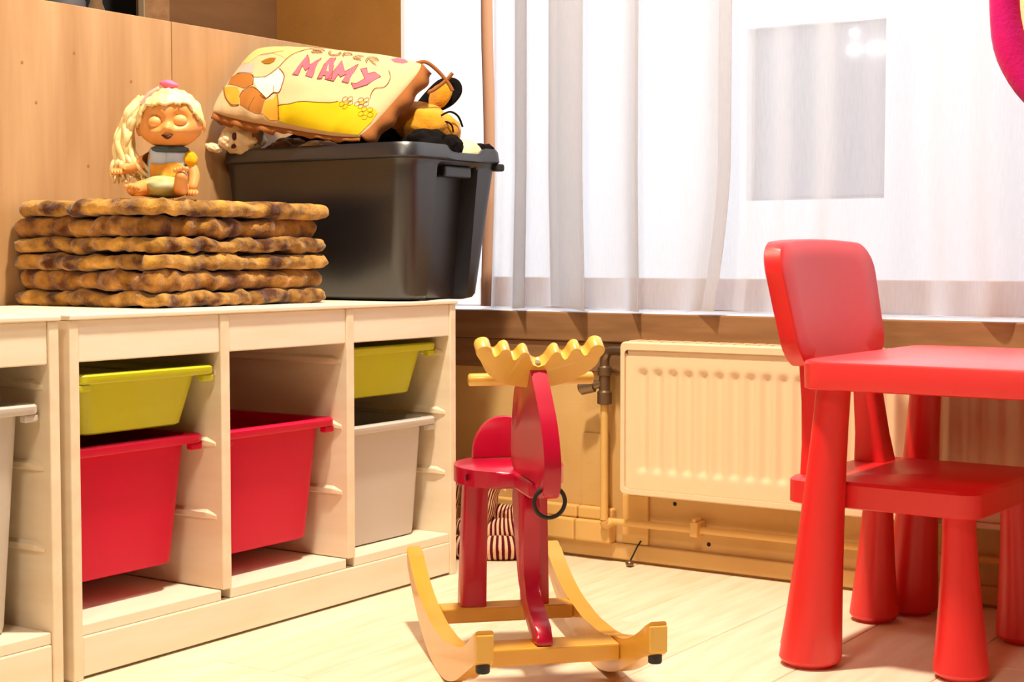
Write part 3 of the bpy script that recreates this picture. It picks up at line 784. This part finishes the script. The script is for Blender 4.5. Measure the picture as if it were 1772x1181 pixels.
mp_ = spline([(.0475, -.0125, -.0195), (.0530, -.006, -.0240), (.0545, -.001, -.0258), (.0530, .004, -.0240), (.0475, .0105, -.0195)], 4)
obj('mouth', tube(bmesh.new(), mp_, [.0008+.0026*math.sin(math.pi*i/(len(mp_)-1))**1.5 for i in range(len(mp_))], 8), M['mouth'], hd, smooth=True)
# hair: cap with scalloped hairline + long side ponytail of wavy locks
bm = bmesh.new(); res = bmesh.ops.create_icosphere(bm, subdivisions=5, radius=1)
kill = []
for v in res['verts']:
    d = v.co.normalized()
    hl = .46+.05*abs(math.sin(d.y*7.5))+.0*d.y - .9*max(0, abs(d.y)-.62)*2
    if (d.x > .10 and d.z < hl) or d.z < -.45: kill.append(v)
    k = 1+.02*math.sin(d.y*30)+.02*noise.noise(d*6)
    v.co = Vector((d.x*.0555*k-.001, d.y*.0585*k, d.z*.0575*k+.001))
bmesh.ops.delete(bm, geom=kill, context='VERTS')
hr = obj('hair', bm, M['blond'], hd, smooth=True); sm = hr.modifiers.new('thick', 'SOLIDIFY'); sm.thickness = .005; sm.offset = -1
bm = bmesh.new()
for k in range(64):
    a = (k*.6180339) % 1; rr = random.random
    p0 = Vector((-.012+.02*rr(), -.035-.018*rr(), .046-.012*a))
    p1 = Vector((-.005+.03*(rr()-.3), -.062-.012*rr(), .02-.02*a))
    p2 = Vector((.0+.035*(rr()-.4), -.072-.022*rr(), -.03))
    p3 = Vector((.008+.035*(rr()-.4), -.060-.045*a+.01*rr(), -.062-.015*rr()))
    p4 = Vector((.014+.03*(rr()-.4), -.030-.075*a, -.078-.024*rr()))
    pts = spline([p0, p1, p2, p3, p4], 7)
    pts = [q_+Vector((.0012*math.sin(i*.5+k), .0022*math.sin(i*.45+k*.3), 0)) for i, q_ in enumerate(pts)]
    n = len(pts); tube(bm, pts, [.0042*math.sin(math.pi*min(.95, .22+.74*i/n))+.0007 for i in range(n)], 6, flat=1.2)
obj('ponytail', bm, M['blond'], hd, smooth=True)
bw = obj('hair_bow', blob(bmesh.new(), (.0, .004, .064), (.008, .016, .007), 2, .2, rot=R_(-14, 'X')), M['pink'], hd, smooth=True)
obj('bow_band', tube(bmesh.new(), spline([(.012, -.012, .058), (.018, -.03, .048), (.02, -.044, .03)], 5), .003, 6, flat=1.6), M['prose'], hd, smooth=True)
# body skin: torso, arms and legs in one skin-modifier mesh
def skin_body():
    J = {'pel': (0, .005, .026, .030), 'chest': (-.004, .008, .058, .027), 'neck': (0, .010, .088, .016),
         'shR': (.002, .040, .070, .013), 'elR': (.012, .054, .042, .011), 'haR': (.03, .050, .014, .008),
         'shL': (.002, -.026, .070, .013), 'elL': (.012, -.050, .056, .011), 'haL': (.022, -.076, .050, .009),
         'hpR': (.012, .024, .020, .020), 'knR': (.046, .034, .020, .0155), 'anR': (.072, .034, .016, .013), 'toR': (.084, .038, .046, .012),
         'hpL': (.012, -.016, .020, .020), 'knL': (.042, -.036, .018, .0145), 'anL': (.066, -.048, .012, .011), 'toL': (.074, -.050, .024, .009)}
    E = ['pel chest', 'chest neck', 'chest shR', 'shR elR', 'elR haR', 'chest shL', 'shL elL', 'elL haL', 'pel hpR', 'hpR knR', 'knR anR', 'anR toR', 'pel hpL', 'hpL knL', 'knL anL', 'anL toL']
    ks = list(J); me = bpy.data.meshes.new('body')
    me.from_pydata([J[k][:3] for k in ks], [tuple(ks.index(a) for a in e.split()) for e in E], [])
    o = bpy.data.objects.new('body', me); COL.objects.link(o); o.parent = dl
    sk = o.modifiers.new('skin', 'SKIN')
    for i, k in enumerate(ks): me.skin_vertices[0].data[i].radius = (J[k][3], J[k][3])
    me.skin_vertices[0].data[0].use_root = True
    s2 = o.modifiers.new('sub', 'SUBSURF'); s2.levels = 2; s2.render_levels = 2
    me.materials.append(M['skin'])
    # bake so that the mesh itself carries the surface
    dg = bpy.context.evaluated_depsgraph_get(); me2 = bpy.data.meshes.new_from_object(o.evaluated_get(dg))
    o.modifiers.clear(); o.data = me2
    for p in me2.polygons: p.use_smooth = True
    return o
bd = skin_body()
# toes and fingers
bm = bmesh.new()
for s, (fx, fy, fz) in ((1, (.083, .036, .042)), (-1, (.072, -.046, .012))):
    for k in range(5):
        yy = (k-2)*.0048
        blob(bm, (fx+.004, fy+s*yy*(-1), fz+.008-abs(k-1)*.0012), (.0035, .0034 if k else .0048, .0045), sub=2)
obj('toes', bm, M['skin'], bd, smooth=True)['kind'] = 'stuff'
bm = bmesh.new()
for k in range(4):
    for hx, hy, hz, sx in ((.03, .05, .014, 1), (.022, -.076, .050, -1)):
        tube(bm, [(hx+.002, hy+(k-1.5)*.004, hz), (hx+.010, hy+(k-1.5)*.005+sx*.002, hz-.003), (hx+.014, hy+(k-1.5)*.005, hz-.008)], [.0034, .003, .0022], 6)
for hx, hy, hz, sx in ((.03, .05, .014, -1), (.022, -.076, .050, 1)):
    tube(bm, [(hx, hy+sx*.006, hz), (hx+.006, hy+sx*.012, hz+.002), (hx+.011, hy+sx*.013, hz)], [.0036, .003, .0024], 6)
obj('fingers', bm, M['skin'], bd, smooth=True)['kind'] = 'stuff'
# shirt, print, sleeve, shorts
def wrap(z0, z1, r0, r1, y0=.008, th=1.0, n=28, rows_=7, name='shirt', m=None, a0=0, a1=360, ex=1.0):
    bm = bmesh.new(); L = []
    for k in range(rows_+1):
        t_ = k/rows_; z = z0+(z1-z0)*t_; r_ = r0+(r1-r0)*t_
        L.append([bm.verts.new((-.003+r_*ex*math.cos(a)*.95, y0+r_*math.sin(a)*th, z+.0015*math.sin(a*5))) for a in [math.radians(a0+(a1-a0)*j/n) for j in range(n+1)]])
    for a, c_ in zip(L, L[1:]):
        for j in range(n): bm.faces.new((a[j], a[j+1], c_[j+1], c_[j]))
    o = obj(name, bm, m, dl, smooth=True); s_ = o.modifiers.new('thick', 'SOLIDIFY'); s_.thickness = .0015
    return o
wrap(.030, .086, .037, .031, name='shirt', m=M['shirt'], th=1.12)
wrap(.036, .062, .0385, .0362, name='shirt_print', m=M['shirtp'], a0=-45, a1=38, th=1.12)
wrap(.034, .070, .0386, .036, name='shirt_side', m=M['teal'], a0=48, a1=95, th=1.12)
obj('collar', tube(bmesh.new(), [(.026*math.cos(a), .010+.028*math.sin(a), .086) for a in [k*math.pi/10 for k in range(20)]], .006, 8, closed=True), M['teal'], dl, smooth=True)
obj('sleeve', blob(bmesh.new(), (.006, .044, .068), (.017, .014, .016), 4, .25), M['mustard'], dl, smooth=True)
obj('shorts', blob(bmesh.new(), (.014, .002, .022), (.045, .043, .020), 6, .12, sub=4), M['shorts'], dl, smooth=True)

# ------------------------------------------------------------------ rocking moose
Lx, Ly = .68991, .72389
l_ = Vector((.69, .724, 0)).normalized(); f_ = Vector((l_.y, -l_.x, 0))
mo = tag(empty('rocking_moose', (.534-.0125*l_.x, .453-.0125*l_.y, 0), math.atan2(f_.y, f_.x)), 'red and birch wooden rocking moose standing before the radiator', 'rocking toy')
# local: +x forward (u), +y = moose left.  photo right s -> local y = +s  (l is +90deg from f)
def sag(name, pts, y0, y1, m, bev=.004, parent=None, n=1):
    P = [(p.x, p.y) for p in spline([(a, b_, 0) for a, b_ in pts], n, True)] if n > 1 else pts
    return obj(name, prism(bmesh.new(), P, lambda a, b_, t_: (a, t_, b_), y0, y1, bev), m, parent or mo, smooth=True, angle=38)
# rockers
def rocker(y0, y1):
    top = []; bot = []
    u0 = -.02
    for k in range(41):
        u = -.335+(.285+.335)*k/40
        d = u-u0
        zb = d*d/(2*.44)
        if u > .17: zb -= (u-.17)**2*1.2
        thick = .062-.016*min(1, abs(d)/.3)-(.018*max(0, (-u-.12)/.2))
        if u > .12: thick -= .010*math.sin((u-.12)/.165*math.pi)
        bot.append((u, zb)); top.append((u, zb+thick))
    pts = bot+top[::-1]
    r_ = sag('rocker', pts, y0, y1, M['mwood'], .004)
    zb = bot[-1][1]
    obj('stopper', lathe(bmesh.new(), [(.009, zb-.016), (.010, zb-.014), (.010, zb+.006)], 14), M['rubber'], r_, smooth=True, angle=40, loc=(.272, (y0+y1)/2, 0))
    obj('end_cap', bx(.2835, .289, y0+.001, y1-.001, zb+.002, zb+.040, bev=.002), M['mwoodlt'], r_)
    return r_
rocker(-.134, -.107); rocker(.114, .142)
obj('crossbar', bx(.088, .147, -.1068, .1138, .046, .072, bev=.003), M['mwood'], mo)
obj('crossbar', bx(-.172, -.125, -.1068, .1138, .048, .073, bev=.003), M['mwood'], mo)
# seat
bm = bmesh.new()
pts = []
for k in range(40):
    a = 2*math.pi*k/40; pts.append((-.092+.108*math.cos(a)*(1 if math.cos(a) < 0 else .95), -.004+.088*math.sin(a)))
prism(bm, pts, lambda a, b_, t_: (a, b_, t_), .287, .313, .004)
obj('seat', bm, M['mred'], mo, smooth=True, angle=38)
bm = bmesh.new()
pts = [(.008+.054*math.cos(math.pi*k/16), 0.302+.066*math.sin(math.pi*k/16)**.9) for k in range(17)]
pts = [(.062, .300)]+pts[1:-1]+[(-.046, .300)]
prism(bm, pts, lambda a, b_, t_: (t_-(b_-.3)*.12, a, b_+.0135), -.190, -.172, .003)
obj('backrest', bm, M['mred'], mo, smooth=True, angle=38)
def leg_bm(y, x):
    bm = bmesh.new(); loft(bm, [[(a, b_, .0735) for a, b_ in rrect(x-.024, x+.018, y-.021, y+.021, .004, 2)], [(a, b_, .287) for a, b_ in rrect(x-.012, x+.026, y*.93-.019, y*.93+.019, .004, 2)]])
    return bm
obj('leg', leg_bm(-.053, -.148), M['mred'], mo, smooth=True, angle=38)
obj('leg', leg_bm(.053, -.148), M['mred'], mo, smooth=True, angle=38)
# head and neck plank
obj_neck = sag('neck', [(-.006, .452), (.03, .47), (.072, .486), (.093, .480), (.118, .458), (.142, .432), (.162, .408), (.178, .380), (.187, .352), (.186, .325), (.181, .301), (.165, .296), (.140, .300), (.136, .312), (.10, .3135), (.04, .3132), (-.02, .3132), (-.036, .33), (-.036, .36), (-.028, .40)], -.0125, .0125, M['mred'], .004, n=4)
sag('front_leg', [(-.028, .286), (.056, .286), (.058, .24), (.056, .19), (.060, .150), (.078, .125), (.108, .108), (.135, .092), (.143, .0735), (.112, .0728), (.094, .080), (.062, .10), (.026, .13), (.002, .18), (-.016, .23)], -.0125, .0125, M['mred'], .004, n=3)
obj('neck_block', bx(.0, .115, -.018, .018, .288, .3128, bev=.004), M['mred'], mo)
# antler: plate leaning forward
a33 = math.radians(35); ac = Vector((.074, 0, .474))
prof = [(-.104, .040), (-.112, .052), (-.110, .064), (-.098, .069), (-.088, .064), (-.084, .052), (-.079, .046), (-.073, .050), (-.069, .059), (-.060, .062), (-.053, .056), (-.050, .045), (-.045, .038), (-.039, .042), (-.034, .052), (-.026, .055), (-.019, .048), (-.014, .034), (-.007, .026), (0, .024)]
prof = prof+[(-a, b_) for a, b_ in prof[::-1][1:]]
low = [(.104, .030), (.085, .008), (.055, -.010), (.025, -.018), (0, -.020), (-.025, -.018), (-.055, -.010), (-.085, .008)]
P2 = [(p.x, p.y) for p in spline([(a, b_, 0) for a, b_ in prof+low], 3, True)]
def ant(a, b_, t_): return ac+Vector((math.sin(a33)*b_*.9+math.cos(a33)*t_, a*.87, math.cos(a33)*b_*.9-math.sin(a33)*t_))
obj('antler', prism(bmesh.new(), P2, ant, -.009, .015, .001), M['mwoodlt'], mo, smooth=True, angle=32)
bm = bmesh.new(); bmesh.ops.create_circle(bm, cap_ends=True, segments=14, radius=.0045, matrix=Matrix.Translation(ant(0, .0275, .006)) @ Matrix.Rotation(a33, 4, 'Y'))
obj('screw', bm, M['brass'], mo)
obj('handle', tube(bmesh.new(), [(.05, -.097, .462), (.05, -.095, .462), (.05, .095, .462), (.05, .097, .462)], [.0075, .0095, .0095, .0075], 16), M['mwoodlt'], mo, smooth=True, angle=50)
obj('nose_ring', tube(bmesh.new(), [(.168+.002*math.sin(a), .023*math.cos(a), .291+.023*math.sin(a)) for a in [k*2*math.pi/32 for k in range(32)]], .0032, 10, closed=True), M['rubber'], mo, smooth=True)
bm = bmesh.new()
bmesh.ops.create_circle(bm, cap_ends=True, segments=12, radius=.006, matrix=Matrix.Translation((-.042, -.0835, .30)) @ Matrix.Rotation(math.pi/2, 4, 'X'))
obj('bolt_hole', bm, M['dark'], mo)

# striped cloth pouch on the floor behind the moose
def cloth_roll(name, pts, rad, parent, seed, along=True, ur=9, vr=1):
    P = spline(pts, 6); n = len(P); bm = bmesh.new(); uvl = bm.loops.layers.uv.new('UVMap'); seg = 22; rings = []
    prev = None
    for i, q_ in enumerate(P):
        t_ = (P[min(i+1, n-1)]-P[max(i-1, 0)]).normalized(); s_ = t_.cross(Vector((0, 0, 1))) if prev is None else prev-t_*prev.dot(t_)
        if s_.length < .1: s_ = t_.cross(Vector((1, 0, 0)))
        s_.normalize(); prev = s_; u_ = s_.cross(t_)
        e = i/(n-1); k = rad*(.35+.65*min(1, math.sin(math.pi*(.12+.76*e))*1.25))
        rings.append([bm.verts.new(q_+(s_*math.cos(a)+u_*math.sin(a))*k*(1+.18*noise.noise(Vector((e*5, math.cos(a)*1.5, math.sin(a)*1.5+seed))))) for a in [2*math.pi*j/seg for j in range(seg)]])
    for i in range(n-1):
        for j in range(seg):
            f = bm.faces.new((rings[i][j], rings[i][(j+1) % seg], rings[i+1][(j+1) % seg], rings[i+1][j]))
            for lp, (ii, jj) in zip(f.loops, ((i, j), (i, j+1), (i+1, j+1), (i+1, j))):
                lp[uvl].uv = (ii/(n-1)*ur, jj/seg*vr) if along else (jj/seg*ur, ii/(n-1)*vr)
    for rg in (rings[0][::-1], rings[-1]): bm.faces.new(rg)
    return obj(name, bm, M['stripe'], parent, smooth=True)
bg = tag(empty('striped_cloth_bag', (-.03, 1.16, 0)), 'slumped red and white striped cloth bag on floor behind the moose', 'bag')
cloth_roll('roll', [(-.10, -.04, .026), (-.04, -.03, .024), (.03, .0, .025), (.075, .05, .028)], .026, bg, 1, ur=2.2)
cloth_roll('roll', [(-.09, .0, .06), (-.03, .01, .055), (.03, .03, .06), (.07, .06, .075)], .028, bg, 3, ur=2.2)
cloth_roll('roll', [(-.02, .03, .095), (.03, .04, .092), (.07, .055, .105)], .022, bg, 9, ur=1.4)
cloth_roll('sleeve', [(-.03, .0, .075), (-.025, .0, .11), (-.015, .005, .15), (-.005, .01, .175)], .030, bg, 5, along=False, ur=3)
cloth_roll('sleeve', [(-.12, -.02, .04), (-.12, -.02, .09), (-.115, -.01, .15), (-.10, 0, .18)], .034, bg, 6, along=False, ur=2.5)
obj('drawstring', tube(bmesh.new(), spline([(-.02, -.02, .165), (.0, -.022, .185), (.025, -.015, .17), (.04, -.005, .15), (.03, -.01, .165), (.05, .0, .18)], 6), .0022, 6), M['cplush'], bg, smooth=True)

# ------------------------------------------------------------------ red table and chair
def cone_leg(r0, r1, z1, splay, bev=.008):
    prof = [(r0-.012, 0), (r0-.012, .006), (r0-.004, .0065), (r0, .012)]
    for k in range(1, 9):
        t_ = k/8; prof.append((r0+(r1-r0)*(1-(1-t_)**1.5)*1.0, .012+(z1-.012)*t_))
    return lathe(bmesh.new(), prof, 36, lambda z: (-splay[0]*z/z1, -splay[1]*z/z1))
tb = tag(empty('play_table', (1.275, .944, 0), math.radians(-.8)), 'low red plastic play table running out of the right photo edge', 'table')
TL, TW, TH = .40, .261, .487
def rsheet(L, W, r): return rrect(-L, L, -W, W, r, 6)
bm = bmesh.new()
loft(bm, [[(a, b_, TH-.046) for a, b_ in rsheet(TL-.006, TW-.006, .035)], [(a, b_, TH-.044) for a, b_ in rsheet(TL-.001, TW-.001, .04)], [(a, b_, TH-.006) for a, b_ in rsheet(TL, TW, .04)], [(a, b_, TH-.002) for a, b_ in rsheet(TL-.002, TW-.002, .04)], [(a, b_, TH) for a, b_ in rsheet(TL-.008, TW-.008, .035)]])
obj('tabletop', bm, M['redtop'], tb, smooth=True, angle=35)
for sx in (-1, 1):
    for sy in (-1, 1):
        lx, ly = sx*.388, sy*.222
        obj('leg', cone_leg(.0495, .027, TH-.0465, (sx*.030, sy*.012)), M['redch'], tb, smooth=True, angle=40, loc=(lx, ly, 0))

ch = tag(empty('play_chair', (.988, .925, 0), math.radians(-2.6)), 'red plastic child chair with rounded backrest pushed under the table', 'chair')
bm = bmesh.new(); SH = .292
loft(bm, [[(a, b_, SH-.042) for a, b_ in rrect(-.155, .158, -.172, .172, .03, 6)], [(a, b_, SH-.040) for a, b_ in rrect(-.158, .161, -.175, .175, .032, 6)], [(a, b_, SH-.005) for a, b_ in rrect(-.158, .161, -.175, .175, .032, 6)], [(a, b_, SH) for a, b_ in rrect(-.152, .155, -.169, .169, .03, 6)]])
obj('seat', bm, M['redch'], ch, smooth=True, angle=35)
for sx in (-1, 1):
    for sy in (-1, 1):
        obj('leg', cone_leg(.043, .025, SH-.0425, (sx*.012, sy*.012)), M['redch'], ch, smooth=True, angle=40, loc=(sx*.130+(-.006 if sx < 0 else 0), sy*.142+(.012 if sy < 0 and sx < 0 else 0), 0))
# backrest: curved rounded panel leaning back slightly
bm = bmesh.new(); oz0, oz1 = .468, .670
outl = rrect(-.192, .186, oz0, oz1, .048, 8)
def bk(a, b_, t_):
    lean = -(b_-.29)*.10-max(0, b_-.46)*.10; curve = -.014*(1-(a/.18)**2)
    return (-.122+lean+curve+t_, a*(1-.09*(.67-b_)/.2), b_+.008*(1-(a/.18)**2)*(1 if b_ > .57 else 0)*(b_-.57)/.1)
P = []
for i in range(len(outl)):
    a, c = Vector(outl[i]), Vector(outl[(i+1) % len(outl)]); n_ = max(1, int((c-a).length/.02))
    P += [tuple(a+(c-a)*k/n_) for k in range(n_)]
cen = (0, (oz0+oz1)/2)
L = []
for t_, k in ((-.020, .965), (-.016, .995), (.012, .995), (.016, .965)):
    L.append([bk(cen[0]+(a-cen[0])*k, cen[1]+(b_-cen[1])*k, t_) for a, b_ in P])
def ringin(t_, k): return [bk(cen[0]+(a-cen[0])*k, cen[1]+(b_-cen[1])*k, t_) for a, b_ in P]
L = [ringin(-.020, .05), ringin(-.020, .35), ringin(-.020, .7)]+L+[ringin(.016, .7), ringin(.016, .35), ringin(.016, .05)]
loft(bm, L)
obj('backrest', bm, M['redch'], ch, smooth=True, angle=50)
for s in (-1, 1):
    bm = bmesh.new()
    def sec(z, w0, w1, t_):
        x = bk(0, z, 0)[0]+.014
        ys = sorted((s*w0, s*w1))
        return [(x+a, b_, z) for a, b_ in rrect(-t_/2, t_/2, ys[0], ys[1], .008, 3)]
    loft(bm, [sec(.2925, .078, .134, .058), sec(.34, .080, .130, .048), sec(.41, .078, .126, .040), sec(.476, .068, .130, .030)])
    obj('back_post', bm, M['redch'], ch, smooth=True, angle=40)

# ------------------------------------------------------------------ hanging magenta plush at the right edge
hg = tag(empty('hanging_plush', (1.188, 1.13, 1.06)), 'magenta and cream plush hanging in front of the curtain', 'soft toy')
bm = bmesh.new(); pts = [Vector((.0+.128*math.cos(a)*(1-.12*math.sin(a)), 0, .05+.215*math.sin(a))) for a in [k*2*math.pi/64 for k in range(64)]]
tube(bm, pts, [.029+.003*noise.noise(Vector((math.cos(i*.098)*3, math.sin(i*.098)*3, 2))) for i in range(64)], 16, closed=True)
obj('outer_roll', bm, M['mag'], hg, smooth=True)
obj('body', blob(bmesh.new(), (0, .004, .05), (.112, .045, .195), 4, .05, sub=4), M['magc'], hg, smooth=True)
obj('tail', blob(bmesh.new(), (-.03, 0, -.345), (.018, .012, .022), 2, .2), M['mag'], hg, smooth=True)
obj('tail_cord', tube(bmesh.new(), [(-.02, 0, -.185), (-.018, 0, -.25), (-.022, 0, -.33)], .002, 6), M['mag'], hg, smooth=True)
obj('cord', tube(bmesh.new(), [(0, 0, .285), (0, 0, .8), (0, 0, 1.4395)], .002, 6), M['white'], hg)
